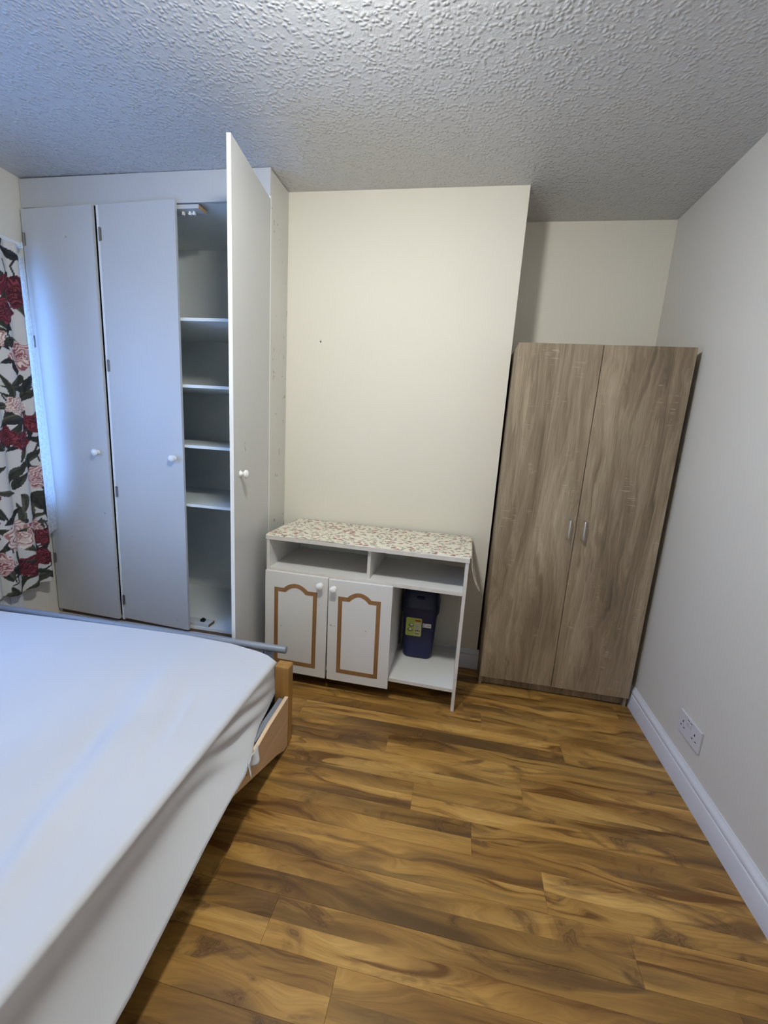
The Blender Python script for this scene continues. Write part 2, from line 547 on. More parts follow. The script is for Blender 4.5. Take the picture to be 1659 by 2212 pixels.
# ================================================================== STRUCTURE
def build_room():
    # floor: sub-base plus individually laid boards
    fl = MB().box(XL - 0.1, XR + 0.1, YB - 0.1, YA + 0.1, -0.12, -0.010).build('floor', M['subfloor'])
    struct(fl, 'amber brown wood-effect laminate floor')
    W, L = 0.125, 1.215
    known = {0: 0.07, 1: 0.29, 2: 0.51, 3: 0.725, 4: -0.275, -1: 0.49, -2: -0.07, 5: -0.06, -3: 0.70, -4: 0.35, 6: 0.16}
    cache = {}
    y_ref = -0.917
    r_lo = int(math.floor((y_ref - YA) / W)) - 1
    r_hi = int(math.ceil((y_ref - YB) / W)) + 1
    for r in range(r_lo, r_hi):
        y1 = y_ref - r * W
        y0 = y1 - W
        if y0 > YA or y1 < YB:
            continue
        j = known.get(r, (r * 0.4337) % L)
        x = j
        while x > XL:
            x -= L
        while x < XR:
            x0, x1 = max(x, XL), min(x + L, XR)
            ya, yb = max(y0, YB), min(y1, YA)
            if x1 - x0 > 0.01 and yb - ya > 0.01:
                lx, ly = x1 - x0, yb - ya
                key = (round(lx, 4), round(ly, 4))
                if key not in cache:
                    e, g = 0.0007, 0.00015
                    mb = MB()
                    mb.loft([[(g, g, -0.010), (lx - g, g, -0.010), (lx - g, ly - g, -0.010), (g, ly - g, -0.010)],
                             [(g, g, -e), (lx - g, g, -e), (lx - g, ly - g, -e), (g, ly - g, -e)],
                             [(g + e, g + e, 0), (lx - g - e, g + e, 0), (lx - g - e, ly - g - e, 0), (g + e, ly - g - e, 0)]])
                    ob = mb.build('plank', M['floor'], fl)
                    cache[key] = ob.data
                else:
                    ob = bpy.data.objects.new('plank', cache[key])
                    COLL.objects.link(ob)
                    ob.parent = fl
                ob.location = (x0, ya, 0)
            x += L
    # ceiling
    struct(MB().box(XL - 0.1, XR + 0.1, YB - 0.1, YA + 0.1, H, H + 0.12).build('ceiling', M['ceiling']))
    # walls
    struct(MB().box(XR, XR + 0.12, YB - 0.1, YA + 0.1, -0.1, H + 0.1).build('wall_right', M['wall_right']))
    struct(MB().box(XL - 0.3, XR + 0.1, YA, YA + 0.12, -0.1, H + 0.1).build('wall_far', M['wall']))
    struct(MB().box(XL - 0.3, XR + 0.1, YB - 0.12, YB, -0.1, H + 0.1).build('wall_rear', M['wall']))
    ch = MB().box(X1 - 0.02, XC, 0.0, YA + 0.01, 0.0, H + 0.01).build('wall_chimney', M['wall'])
    struct(ch, 'cream chimney breast wall')
    MB().lathe([(0.0035, -0.002), (0.0035, 0.002), (0.001, 0.003)], (-0.686, -0.001, 1.808), (0, -1, 0), 8).build('nail_hole', M['hole'], ch)
    MB().lathe([(0.0025, -0.002), (0.0025, 0.002)], (-0.686, -0.001, 1.815), (0, -1, 0), 8).build('nail_hole', M['hinge'], ch)
    # left wall with window opening
    wy0, wy1, wz0, wz1 = -1.85, -0.315, 0.80, 2.06
    m = MB()
    t = 0.24
    m.box(XL - t, XL, YB - 0.1, wy0, -0.1, H + 0.1)
    m.box(XL - t, XL, wy1, YA + 0.1, -0.1, H + 0.1)
    m.box(XL - t, XL, wy0, wy1, -0.1, wz0)
    m.box(XL - t, XL, wy0, wy1, wz1, H + 0.1)
    struct(m.build('wall_left', M['wall']))
    # window
    wx0, wx1 = XL - 0.20, XL - 0.14
    f = 0.055
    m = MB()
    m.box(wx0, wx1, wy0, wy0 + f, wz0, wz1).box(wx0, wx1, wy1 - f, wy1, wz0, wz1)
    m.box(wx0, wx1, wy0 + f, wy1 - f, wz0, wz0 + f).box(wx0, wx1, wy0 + f, wy1 - f, wz1 - f, wz1)
    win = struct(m.build('window_1', M['upvc'], bevel=0.004))
    mid = (wy0 + wy1) / 2
    MB().box(wx0, wx1, mid - 0.03, mid + 0.03, wz0 + f, wz1 - f).build('mullion', M['upvc'], win, bevel=0.004)
    for a, b in ((wy0 + f, mid - 0.03), (mid + 0.03, wy1 - f)):
        MB().box(wx0 + 0.026, wx0 + 0.034, a, b, wz0 + f, wz1 - f).build('pane', M['glass'], win)
    MB().box(XL - 0.14, XL + 0.03, wy0 + 0.002, wy1 - 0.002, wz0 - 0.001, wz0 + 0.022).build('window_sill', M['upvc'], win, bevel=0.006)
    # skirting boards
    prof = [(0, 0), (0.020, 0), (0.020, 0.078), (0.0185, 0.0815), (0.016, 0.083), (0.016, 0.087), (0.0175, 0.091), (0.0165, 0.099), (0.012, 0.106), (0.006, 0.112), (0.004, 0.118), (0, 0.118)]
    pr = [(XR - a, z) for a, z in prof]
    struct(MB().prism(pr, YB, YA, 1).build('baseboard_right', M['skirting'], smooth=True, autosmooth=0.5))
    pf = [(-a, z) for a, z in prof]
    m = MB().prism(pf, X1, XC + 0.012, 0)
    struct(m.build('baseboard_chimney', M['skirting'], smooth=True, autosmooth=0.5))
    pb = [(YB + a, z) for a, z in prof]
    struct(MB().prism(pb, XL, XR - 0.02, 0).build('baseboard_rear', M['skirting'], smooth=True, autosmooth=0.5))
build_room()

# ================================================================== CEILING LAMP
def build_lamp():
    x, y, z = LAMP_POS
    t = thing('pendant_lamp', 'lit white glass bowl lamp hanging from the textured ceiling', 'lamp', (x, y, H))
    MB().lathe([(0.05, 0), (0.048, 0.012), (0.03, 0.024), (0.008, 0.03)], (x, y, H), (0, 0, -1), 24).build('ceiling_rose', M['upvc'], t, smooth=True)
    MB().tube([(x, y, H - 0.028), (x, y, z + 0.008)], 0.0045, 8).build('cord', M['upvc'], t)
    MB().lathe([(0.012, 0.020), (0.075, 0.010), (0.087, 0.003), (0.087, 0.0)], (x, y, z), (0, 0, 1), 40).build('lamp_cap', M['upvc'], t, smooth=True)
    bw = [(0.085 * math.cos(a), -0.085 * math.sin(a)) for a in [math.pi / 2 * k / 12 for k in range(12)]] + [(0.003, -0.085)]
    MB().lathe(bw, (x, y, z), (0, 0, 1), 40).build('glass_bowl', M['bulb'], t, smooth=True)
build_lamp()

# ================================================================== BUILT-IN CLOSET
def knob_mesh(o, d, s=1.0):
    return MB().lathe([(0.014 * s, -0.001), (0.014 * s, 0.003 * s), (0.009 * s, 0.007 * s), (0.0085 * s, 0.012 * s), (0.013 * s, 0.017 * s), (0.0185 * s, 0.023 * s), (0.0185 * s, 0.030 * s), (0.013 * s, 0.035 * s), (0.004 * s, 0.037 * s)], o, d, 20)

def build_closet():
    t = thing('fitted_closet', 'white built-in closet with one door standing open beside the chimney breast', 'closet', (-1.6, YF, 0))
    xl, xr = XL + 0.003, X1
    dz0, dz1 = 0.111, 2.394
    by = YA - 0.004
    # carcass
    side = MB().box(xr - 0.018, xr, YF + 0.004, -0.001, 0, H - 0.004).build('side_panel', M['closet_side'], t, bevel=0.001)
    MB().box(xr - 0.016, xr + 0.004, YF - 0.006, YF + 0.004, 0.0, 2.42).build('side_edging', M['door_edge'], side, bevel=0.0015)
    MB().box(xr - 0.018, xr - 0.002, 0.0, by, 0.0, H - 0.004).build('inner_side_panel', M['closet_in'], t)
    MB().box(xl, xr, by - 0.006, by, 0.0, H - 0.004).build('back_panel', M['closet_in'], t)
    # fascia above the doors, its top edge not quite tight to the ceiling
    m = MB()
    m.prism([(xl, 2.398), (xr - 0.0005, 2.404), (xr - 0.0005, H - 0.001), (-1.45, H - 0.0015), (xl, H - 0.007)], YF - 0.001, YF + 0.017, 1)
    MB.build(m, 'fascia', M['closet'], t, bevel=0.0008)
    MB().box(xl, xr - 0.019, YF + 0.018, by - 0.007, 2.405, 2.42).build('top_board', M['closet_in'], t)
    # jambs, posts
    MB().box(xl, xl + 0.012, YF, YF + 0.03, 0.0, 2.397).build('jamb', M['closet'], t)
    MB().box(-1.8385, -1.822, YF - 0.014, YF + 0.02, 0.10, 2.396).build('post', M['door_edge'], t, bevel=0.001)
    MB().box(-1.838, -1.822, YF + 0.021, by - 0.007, 0.12, 2.40).build('partition', M['closet_in'], t)
    # base
    MB().box(xl, xr - 0.019, YF + 0.001, by - 0.007, 0.100, 0.118).build('bottom_board', M['closet_in'], t)
    MB().box(xl, xr - 0.019, YF + 0.003, YF + 0.03, 0.080, 0.100).build('batten', M['brownrail'], t)
    MB().box(xl, xr - 0.019, YF - 0.012, YF + 0.016, 0.0, 0.080).build('plinth', M['closet'], t, bevel=0.002)
    # shelves
    for z, yb in ((1.868, by - 0.008), (1.530, by - 0.008), (1.206, by - 0.008), (0.872, by - 0.05)):
        MB().box(-1.82, xr - 0.0185, YF + 0.002, yb, z - 0.016, z).build('shelf', M['closet_in'], t, bevel=0.001)
    # door stops with catches
    st = MB().box(-1.50, -1.268, YF + 0.004, YF + 0.075, 2.378, 2.397).build('door_stop', M['closet'], t)
    MB().box(-1.268, -1.2665, YF + 0.006, YF + 0.073, 2.379, 2.396).build('cut_end', M['rawwood'], st)
    for x in (-1.372, -1.335, -1.313):
        MB().box(x - 0.005, x + 0.005, YF + 0.03, YF + 0.042, 2.362, 2.3785).build('catch', M['knob'], st, bevel=0.001)
    MB().box(-1.345, -1.305, YF + 0.032, YF + 0.040, 2.366, 2.370).build('catch', M['knob'], st)
    sb = MB().box(-1.50, -1.268, YF + 0.006, YF + 0.072, 0.1182, 0.136).build('door_stop', M['closet'], t, bevel=0.001)
    MB().box(-1.2682, -1.2665, YF + 0.008, YF + 0.070, 0.119, 0.135).build('cut_end', M['brownrail'], sb)
    lt = MB().box(-1.338, -1.312, YF + 0.030, YF + 0.052, 0.1362, 0.150).box(-1.330, -1.318, YF + 0.034, YF + 0.048, 0.150, 0.157).build('latch', M['black'], sb, bevel=0.002)
    # hinges and doors
    def hinge(parent, x, y, z, xf=None):
        m = MB()
        m.tube([(x, y, z - 0.032), (x, y, z + 0.032)], 0.0045, 8)
        m.box(x - 0.006, x + 0.010, y + 0.001, y + 0.003, z - 0.03, z + 0.03)
        m.build('hinge', M['hinge'], parent, xf=xf)
    ya, yb_ = YF - 0.0185, YF - 0.0012
    def door(x0, x1, ztl, ztr, zbl, zbr, label, knobx, hinges, xf=None):
        m = MB().prism([(x0, zbl), (x1, zbr), (x1, ztr), (x0, ztl)], ya, yb_, 1)
        d = m.build('door', M['closet'], t, bevel=0.0012, xf=xf)
        d['label'] = label
        knob_mesh((knobx, ya, 1.128), (0, -1, 0), 1.0).build('knob', M['knob'], d, smooth=True, xf=xf)
        for hx, hz in hinges:
            hinge(d, hx, ya - 0.002, hz, xf)
        return d
    # leftmost door hangs slightly ajar
    a = math.radians(1.3)
    hp = Vector((XL + 0.014, YF - 0.001, 0))
    xf1 = Matrix.Translation(hp) @ Matrix.Rotation(-a, 4, 'Z') @ Matrix.Translation(-hp)
    door(XL + 0.014, -1.850, 2.386, 2.394, 0.112, 0.104, 'closed white closet door beside the curtain', -1.915, [(XL + 0.022, 1.72), (XL + 0.022, 0.45), (XL + 0.022, 2.24)], xf1)
    door(-1.8205, -1.383, 2.398, 2.412, 0.113, 0.095, 'closed white closet door in the middle', -1.436, [(-1.8185, 2.259), (-1.8185, 1.607), (-1.8185, 0.906), (-1.8185, 0.234)])
    # open door, hinged on the right-hand edge
    hp = Vector((X1 - 0.002, YF - 0.010, 0))
    hx, hy = hp.x, hp.y
    L = 0.468
    m = MB().box(-L, -0.004, -0.0085, 0.0085, 0.108, 2.402)
    ang = math.atan2(-0.698 - hy, -0.827 - hx)          # direction of the door from hinge to free edge
    xf = Matrix.Translation((hx, hy, 0)) @ Matrix.Rotation(ang - math.pi, 4, 'Z')
    d = m.build('door', M['closet'], t, bevel=0.0012, xf=xf)
    d['label'] = 'open white closet door seen almost edge on'
    MB().box(-L - 0.0012, -L, -0.0083, 0.0083, 0.1085, 2.4015).build('edging', M['door_edge'], d, xf=xf)
    knob_mesh((-L + 0.07, -0.0085, 1.128), (0, -1, 0), 1.0).build('knob', M['knob'], d, smooth=True, xf=xf)
    for hz in (2.277, 1.578, 0.861):
        hm = MB().tube([(hx + 0.003, hy - 0.012, hz - 0.032), (hx + 0.003, hy - 0.012, hz + 0.032)], 0.0045, 8)
        hm.build('hinge', M['hinge'], d)
build_closet()

# ================================================================== OAK WARDROBE
def build_wardrobe():
    x0, x1 = 0.3485, 1.1106
    yd0, yd1 = -0.1814, -0.1654      # doors
    ycf, ycb = -0.1634, 0.330        # carcass
    t = thing('wardrobe', 'grey oak two-door wardrobe standing in the alcove', 'wardrobe', ((x0 + x1) / 2, 0.08, 0))
    s = 0.016
    MB().box(x0, x0 + s, ycf, ycb, 0, 1.796).build('side_panel', M['oak'], t, bevel=0.0006)
    MB().box(x1 - s, x1, ycf, ycb, 0, 1.796).build('side_panel', M['oak'], t, bevel=0.0006)
    MB().box(x0 + s, x1 - s, ycf, ycb, 1.780, 1.796).build('top_panel', M['oak'], t)
    MB().box(x0 + s, x1 - s, ycf + 0.006, ycb, 0.068, 0.084).build('bottom_panel', M['oak'], t)
    MB().box(x0 + s, x1 - s, ycb - 0.004, ycb, 0.084, 1.78).build('back_panel', M['oak'], t)
    MB().box(x0 + s + 0.0005, x1 - s - 0.0005, ycf + 0.022, ycf + 0.038, 0.002, 0.067).build('plinth', M['oak'], t)
    cx = 0.7245
    for a, b, hx in ((x0 + 0.001, cx - 0.0016, 0.690), (cx + 0.0016, x1 + 0.002, 0.759)):
        d = MB().box(a, b, yd0, yd1, 0.060, 1.7995).build('door', M['oak'], t, bevel=0.0008)
        r = 0.0045
        m = MB()
        pts = [(hx, yd0 + 0.001, 0.882)]
        for k in range(5):
            an = math.pi / 2 * k / 4
            pts.append((hx, yd0 - 0.018 - 0.008 * math.sin(an), 0.882 + 0.008 - 0.008 * math.cos(an)))
        for k in range(5):
            an = math.pi / 2 * k / 4
            pts.append((hx, yd0 - 0.018 - 0.008 * math.cos(an), 0.978 - 0.008 + 0.008 * math.sin(an)))
        pts.append((hx, yd0 + 0.001, 0.978))
        m.tube(pts, r, 10)
        m.build('handle', M['chrome'], d, smooth=True)
build_wardrobe()

# ================================================================== LOW CABINET
CAB_ROT = math.radians(-1.6)
CAB_LOC = (-0.285, -0.215, 0.0)
def build_cabinet():
    t = thing('low_cabinet', 'low white cabinet with arched brown door trim and an open bay', 'cabinet', CAB_LOC, CAB_ROT)
    ORG[t.name] = (0, 0, 0)          # parts are written in the cabinet's own frame
    hw = 0.507
    yf, yb = -0.215, 0.190
    def part(name, b, mat=M['cab'], parent=t, bevel=0.001):
        return MB().box(*b).build(name, mat, parent, bevel=bevel)
    def edge(parent, b):
        return MB().box(*b).build('edging', M['cab_edge'], parent)
    top = part('top_panel', (-hw - 0.003, hw + 0.003, yf - 0.004, yb, 0.779, 0.800))
    edge(top, (-hw - 0.003, hw + 0.003, yf - 0.0052, yf - 0.004, 0.7795, 0.7995))
    for sx in (-1, 1):
        a, b = (-hw, -hw + 0.016) if sx < 0 else (hw - 0.016, hw)
        s = part('side_panel', (a, b, yf, yb, 0.0, 0.7788))
        edge(s, (a + 0.0003, b - 0.0003, yf - 0.0012, yf, 0.001, 0.778))
    sh = part('shelf', (-hw + 0.0162, hw - 0.0162, yf + 0.002, yb - 0.01, 0.612, 0.630))
    edge(sh, (-hw + 0.0165, hw - 0.0165, yf + 0.0008, yf + 0.002, 0.6123, 0.6297))
    dv = part('divider', (0.020, 0.036, yf + 0.018, yb - 0.01, 0.6302, 0.7788))
    edge(dv, (0.0203, 0.0357, yf + 0.0168, yf + 0.018, 0.6305, 0.7785))
    part('partition', (0.145, 0.161, yf + 0.004, yb - 0.01, 0.1222, 0.6118))
    bs = part('bottom_shelf', (-hw + 0.0162, hw - 0.0162, yf + 0.002, yb - 0.01, 0.104, 0.122))
    edge(bs, (-hw + 0.0165, hw - 0.0165, yf + 0.0008, yf + 0.002, 0.1043, 0.1217))
    part('back_shade_strip', (0.30, hw - 0.0165, yb - 0.008, yb - 0.002, 0.690, 0.778), M['brownrail'])  # brown strip added to stand in for the shaded wall behind
    part('back_panel', (-hw + 0.0165, 0.150, yb - 0.006, yb - 0.002, 0.1225, 0.778), M['closet_in'])
    # doors with arched inlay
    def arch(x0, x1, z0, z1, w):
        """outer and inner outlines of the trim frame, top edge arched"""
        def top(xa, xb, zz, rise):
            pts = []
            L = xb - xa
            sh_ = 0.22 * L
            pts.append((xa, zz))
            for k in range(13):
                u = k / 12
                pts.append((xa + sh_ + u * (L - 2 * sh_), zz + rise * math.sin(math.pi * u) ** 0.8 if 0 < u < 1 else zz))
            pts.append((xb, zz))
            return pts
        o = top(x0, x1, z1, 0.030)
        i = top(x0 + w, x1 - w, z1 - w, 0.030)
        # force the same shoulder offsets so the band keeps its width
        outer = [(x0, z0)] + o + [(x1, z0)]
        inner = [(x0 + w, z0 + w)] + i + [(x1 - w, z0 + w)]
        return outer, inner
    def cdoor(x0, x1, z0, z1, kx, kz, tilt, label):
        cx, cz = (x1, z1)
        xf = Matrix.Translation((cx, 0, cz)) @ Matrix.Rotation(tilt, 4, 'Y') @ Matrix.Translation((-cx, 0, -cz))
        ya, yb2 = yf - 0.0185, yf - 0.0025
        d = MB().box(x0, x1, ya, yb2, z0, z1).build('door', M['cab'], t, bevel=0.001, xf=xf)
        d['label'] = label
        MB().box(x0 + 0.0005, x1 - 0.0005, ya + 0.0005, yb2 - 0.0005, z1, z1 + 0.0008).build('edging', M['door_edge'], d, xf=xf)
        outer, inner = arch(x0 + 0.052, x1 - 0.055, z0 + 0.048, z1 - 0.082, 0.021)
        n = len(outer)
        y0, y1 = ya - 0.0016, ya + 0.0004
        vs = [(a, y0, b) for a, b in outer] + [(a, y0, b) for a, b in inner] + [(a, y1, b) for a, b in outer] + [(a, y1, b) for a, b in inner]
        fs = []
        for k in range(n):
            k2 = (k + 1) % n
            fs += [(k, k2, n + k2, n + k), (2 * n + k, 3 * n + k, 3 * n + k2, 2 * n + k2), (k, 2 * n + k, 2 * n + k2, k2), (n + k, n + k2, 3 * n + k2, 3 * n + k)]
        MB().add(vs, fs).build('arched_trim', M['inlay'], d, xf=xf)
        knob_mesh((kx, ya, kz), (0, -1, 0), 0.92).build('knob', M['knob'], d, smooth=True, xf=xf)
    cdoor(-hw + 0.002, -0.1665, 0.066, 0.617, -0.205, 0.578, 0.0, 'left cabinet door with arched brown trim')
    cdoor(-0.1635, 0.161, 0.070, 0.617, -0.134, 0.574, -0.012, 'right cabinet door hanging a little crooked')
    return t
cab = build_cabinet()

CABM = Matrix.Translation(CAB_LOC) @ Matrix.Rotation(CAB_ROT, 4, 'Z')
def build_tablecloth():
    # printed oilcloth: lies on the top, hangs over the right-hand end
    nu, nv = 400, 146
    x_start, x_end = -0.512, 0.511
    L_top = x_end - x_start
    flap = 0.165
    s = np.linspace(0, L_top + flap, nu)
    vv = np.linspace(0, 1, nv)
    S, V = np.meshgrid(s, vv, indexing='ij')
    yfront = -0.222 + 0.010 * np.clip((S - 0.25) / 0.6, 0, 1) + 0.003 * np.sin(S * 9)
    yback = 0.198 - 0.004 * np.sin(S * 5)
    Y = yfront + (yback - yfront) * V
    X = x_start + np.minimum(S, L_top)
    Z = 0.8018 + 0.0006 * np.sin(S * 26 + V * 5) + 0.0006 * np.sin(V * 17 + S * 7)
    # left end: lifts a little and overhangs
    # soft turn over the right edge
    over = np.clip(S - L_top, 0, None)
    r = 0.008
    ang = np.clip(over / r, 0, math.pi / 2)
    down = np.clip(over - r * math.pi / 2, 0, None)
    X = X + r * np.sin(ang) + down * (0.14 + 0.20 * (1 - V)) * (down / flap)
    Z = Z - r * (1 - np.cos(ang)) - down * (0.97 - 0.15 * (V > 0.6) * (V - 0.6))
    X = X + np.where(over > 0, 0.003 * np.sin(V * 13) * down / flap, 0)
    # slight droop of the front hem at the left
    fr = np.exp(-((V) / 0.03) ** 2)
    Z = Z - fr * 0.004 * (np.sin(S * 14 + 1) > 0) * np.abs(np.sin(S * 14 + 1)) * (S < L_top)
    P = np.stack([X, Y, Z], -1)
    # print
    c = np.empty(P.shape)
    c[:] = lin((226, 221, 205))
    U, W = S, Y
    rl = random.Random(3)
    def ell(cx, cy, a, b, th, col, k=0.9):
        dx, dy = U - cx, W - cy
        x = dx * math.cos(th) + dy * math.sin(th)
        y = -dx * math.sin(th) + dy * math.cos(th)
        m = (x / a) ** 2 + (y / b) ** 2 < 1
        c[m] = c[m] * (1 - k) + np.array(lin(col)) * k
    step = 0.030
    iy = 0
    y = -0.225
    while y < 0.21:
        x = (iy % 2) * step / 2
        while x < L_top + flap:
            px, py = x + rl.uniform(-.008, .008), y + rl.uniform(-.007, .007)
            q = rl.random()
            if q < 0.17:
                ell(px, py, 0.0125, 0.010, rl.uniform(0, 3), rl.choice([(172, 104, 98), (182, 120, 108), (160, 96, 96)]), .9)
                ell(px + .002, py + .002, 0.006, 0.004, rl.uniform(0, 3), (128, 62, 66), .8)
                ell(px - .012, py - .006, 0.009, 0.004, rl.uniform(0, 3), (118, 122, 98), .85)
            elif q < 0.74:
                for _ in range(4):
                    ell(px + rl.uniform(-.009, .009), py + rl.uniform(-.008, .008), 0.0075, 0.0030, rl.uniform(0, 3), rl.choice([(104, 100, 96), (126, 120, 108), (92, 88, 92), (132, 128, 112)]), .85)
            elif q < 0.86:
                ell(px, py, 0.008, 0.006, rl.uniform(0, 3), (206, 172, 140), .8)
                ell(px + .01, py, 0.007, 0.003, rl.uniform(0, 3), (130, 124, 104), .8)
            x += step
        y += step * 0.86
        iy += 1
    ob = grid_mesh('tablecloth', P, M['cloth'], None, c, solid=0.0012)
    ob.matrix_world = CABM
    tag(ob, 'cream floral oilcloth covering the top of the low white cabinet', 'tablecloth')
build_tablecloth()

# ================================================================== BIN
def build_bin():
    cx, cy, z0 = -0.006, -0.115, 0.1228
    t = thing('waste_bin', 'navy blue plastic swing-lid bin inside the open cabinet bay', 'bin', (cx, cy, z0))
    def ring(hx, hy, z, n=40, p=5.0, yo=0.0):
        pts = []
        for k in range(n):
            a = 2 * math.pi * k / n
            ca, sa = math.cos(a), math.sin(a)
            pts.append((cx + hx * math.copysign(abs(ca) ** (2 / p), ca), cy + yo + hy * math.copysign(abs(sa) ** (2 / p), sa), z))
        return pts
    MB().loft([ring(0.076, 0.086, z0), ring(0.081, 0.091, z0 + 0.006), ring(0.083, 0.093, z0 + 0.03), ring(0.097, 0.106, z0 + 0.292), ring(0.097, 0.106, z0 + 0.298)]).build('body', M['bin'], t, smooth=True)
    lid = MB().loft([ring(0.1025, 0.1115, z0 + 0.268), ring(0.1035, 0.1125, z0 + 0.272), ring(0.1045, 0.113, z0 + 0.300), ring(0.103, 0.1115, z0 + 0.308), ring(0.100, 0.108, z0 + 0.318, yo=0.001),
                     ring(0.097, 0.098, z0 + 0.350, yo=0.004), ring(0.092, 0.083, z0 + 0.388, yo=0.008), ring(0.085, 0.064, z0 + 0.418, yo=0.012), ring(0.076, 0.044, z0 + 0.438, yo=0.014), ring(0.060, 0.024, z0 + 0.447, yo=0.015), ring(0.030, 0.008, z0 + 0.449, yo=0.015)]).build('lid', M['bin_dark'], t, smooth=True, autosmooth=1.0)
    # swing flap on the lid's front slope
    fl = MB()
    rows = []
    for k in range(7):
        u = k / 6
        z = z0 + 0.330 + 0.080 * u
        # follow the front slope of the lid
        zs = [0.318, 0.350, 0.388, 0.418]
        ys = [-0.107, -0.094, -0.075, -0.052]
        y = np.interp(z - z0, zs, ys)
        w = 0.066 - 0.010 * u
        rows.append([(cx - w, cy + y - 0.003, z), (cx - w * .5, cy + y - 0.0065, z), (cx, cy + y - 0.0075, z), (cx + w * .5, cy + y - 0.0065, z), (cx + w, cy + y - 0.003, z),
                     (cx + w, cy + y + 0.004, z - 0.002), (cx - w, cy + y + 0.004, z - 0.002)])
    fl.loft(rows)
    fo = fl.build('flap', M['bin_dark'], lid, smooth=True)
    MB().loft([[(cx + 0.022 * math.cos(a), cy - 0.098 + 0.004 * math.sin(a) + o, z0 + 0.362 + 0.006 * math.sin(a) + o * 0.4) for a in [2 * math.pi * k / 16 for k in range(16)]] for o in (-0.006, 0.004)]).build('finger_grip', M['bin'], lid, smooth=True)
    # printed label and small sticker on the body's front
    def fy(z):                      # front face of the body at height z
        u = (z - z0 - 0.03) / 0.262
        return cy - (0.093 + 0.013 * u)
    def plate(name, mat, xa, xb, za, zb, lift, parent, rr=0.0):
        y0, y1 = fy(za), fy(zb)
        if rr:
            pts = []
            for (px, pz, a0) in ((xb - rr, zb - rr, 0), (xa + rr, zb - rr, 90), (xa + rr, za + rr, 180), (xb - rr, za + rr, 270)):
                for k in range(5):
                    a = math.radians(a0 + 22.5 * k)
                    pts.append((px + rr * math.cos(a), pz + rr * math.sin(a)))
        else:
            pts = [(xa, za), (xb, za), (xb, zb), (xa, zb)]
        n = len(pts)
        vs = [(a, fy(b) - lift, b) for a, b in pts] + [(a, fy(b) + 0.0012 - lift * 0.3, b) for a, b in pts]
        fs = [tuple(range(n)), tuple(range(n, 2 * n))[::-1]] + [(k, (k + 1) % n, n + (k + 1) % n, n + k) for k in range(n)]
        return MB().add(vs, fs).build(name, mat, parent)
    lx0, lx1, lz0, lz1 = cx - 0.070, cx + 0.016, z0 + 0.135, z0 + 0.243
    lb = plate('label', M['label_green'], lx0, lx1, lz0, lz1, 0.0012, t, 0.007)
    lb['label'] = 'yellow green product label with red badge'
    plate('print', M['label_cream'], lx0 + 0.046, lx1 - 0.004, lz0 + 0.006, lz1 - 0.026, 0.0015, lb)
    plate('print', M['label_red'], lx0 + 0.050, lx1 - 0.007, lz1 - 0.019, lz1 - 0.010, 0.0017, lb)
    def shape(pts, mat, lift=0.0018):
        n = len(pts)
        vs = [(a, fy(b) - lift, b) for a, b in pts] + [(a, fy(b) - 0.001, b) for a, b in pts]
        fs = [tuple(range(n)), tuple(range(n, 2 * n))[::-1]] + [(k, (k + 1) % n, n + (k + 1) % n, n + k) for k in range(n)]
        MB().add(vs, fs).build('print', mat, lb)
    for ox, oz in ((lx0 + 0.014, lz0 + 0.056), (lx0 + 0.009, lz0 + 0.029)):
        shape([(ox, oz + 0.008), (ox + 0.012, oz - 0.003), (ox + 0.030, oz + 0.004), (ox + 0.026, oz + 0.010), (ox + 0.010, oz + 0.016)], M['ink'])
        shape([(ox + 0.006, oz + 0.009), (ox + 0.014, oz + 0.002), (ox + 0.026, oz + 0.007), (ox + 0.016, oz + 0.017)], M['label_white'], 0.0021)
    for k, (dx, w) in enumerate(((0.052, 0.008), (0.064, 0.005), (0.071, 0.006))):
        plate('print', M['ink'], lx0 + dx, lx0 + dx + w, lz0 + 0.030, lz0 + 0.036 + 0.003 * (k % 2), 0.0018, lb)
    for k in range(6):
        plate('print', M['ink'], lx0 + 0.052 + k * 0.004, lx0 + 0.0542 + k * 0.004, lz0 + 0.012, lz0 + 0.020, 0.0018, lb)
    for k in range(4):
        plate('print', M['ink_grey'], lx0 + 0.050, lx0 + 0.074 - 0.004 * (k % 2), lz0 + 0.045 + k * 0.007, lz0 + 0.047 + k * 0.007, 0.0018, lb)
    sx0, sx1, sz0, sz1 = cx + 0.0215, cx + 0.067, z0 + 0.194, z0 + 0.217
    st = plate('sticker', M['label_white'], sx0, sx1, sz0, sz1, 0.0012, t, 0.001)
    st['label'] = 'small white sticker with a ring-shaped logo'
    # ring-shaped initial and a line of small letters
    ri = []
    for rad in (0.0082, 0.0062):
        ri.append([(sx0 + 0.0105 + rad * math.cos(a), sz0 + 0.0115 + rad * math.sin(a)) for a in [math.radians(50 + 270 * k / 14) for k in range(15)]])
    pts = ri[0] + ri[1][::-1]
    def sshape(pts):
        n = len(pts)
        vs = [(a, fy(b) - 0.0017, b) for a, b in pts] + [(a, fy(b) - 0.001, b) for a, b in pts]
        fs = [(k, k + 1, n - 2 - k, n - 1 - k) for k in range(n // 2 - 1)] + [(k, (k + 1) % n, n + (k + 1) % n, n + k) for k in range(n)]
        MB().add(vs, fs).build('print', M['ink'], st)
    sshape(pts)
    xx = sx0 + 0.0205
    for wd, ht in ((0.0022, 0.0045), (0.0012, 0.0062), (0.0026, 0.0045), (0.0014, 0.0048), (0.0028, 0.0044), (0.0012, 0.0064)):
        sshape([(xx, sz0 + 0.0085), (xx, sz0 + 0.0085 + ht), (xx + wd, sz0 + 0.0085 + ht), (xx + wd, sz0 + 0.0085)])
        xx += wd + 0.0016
build_bin()

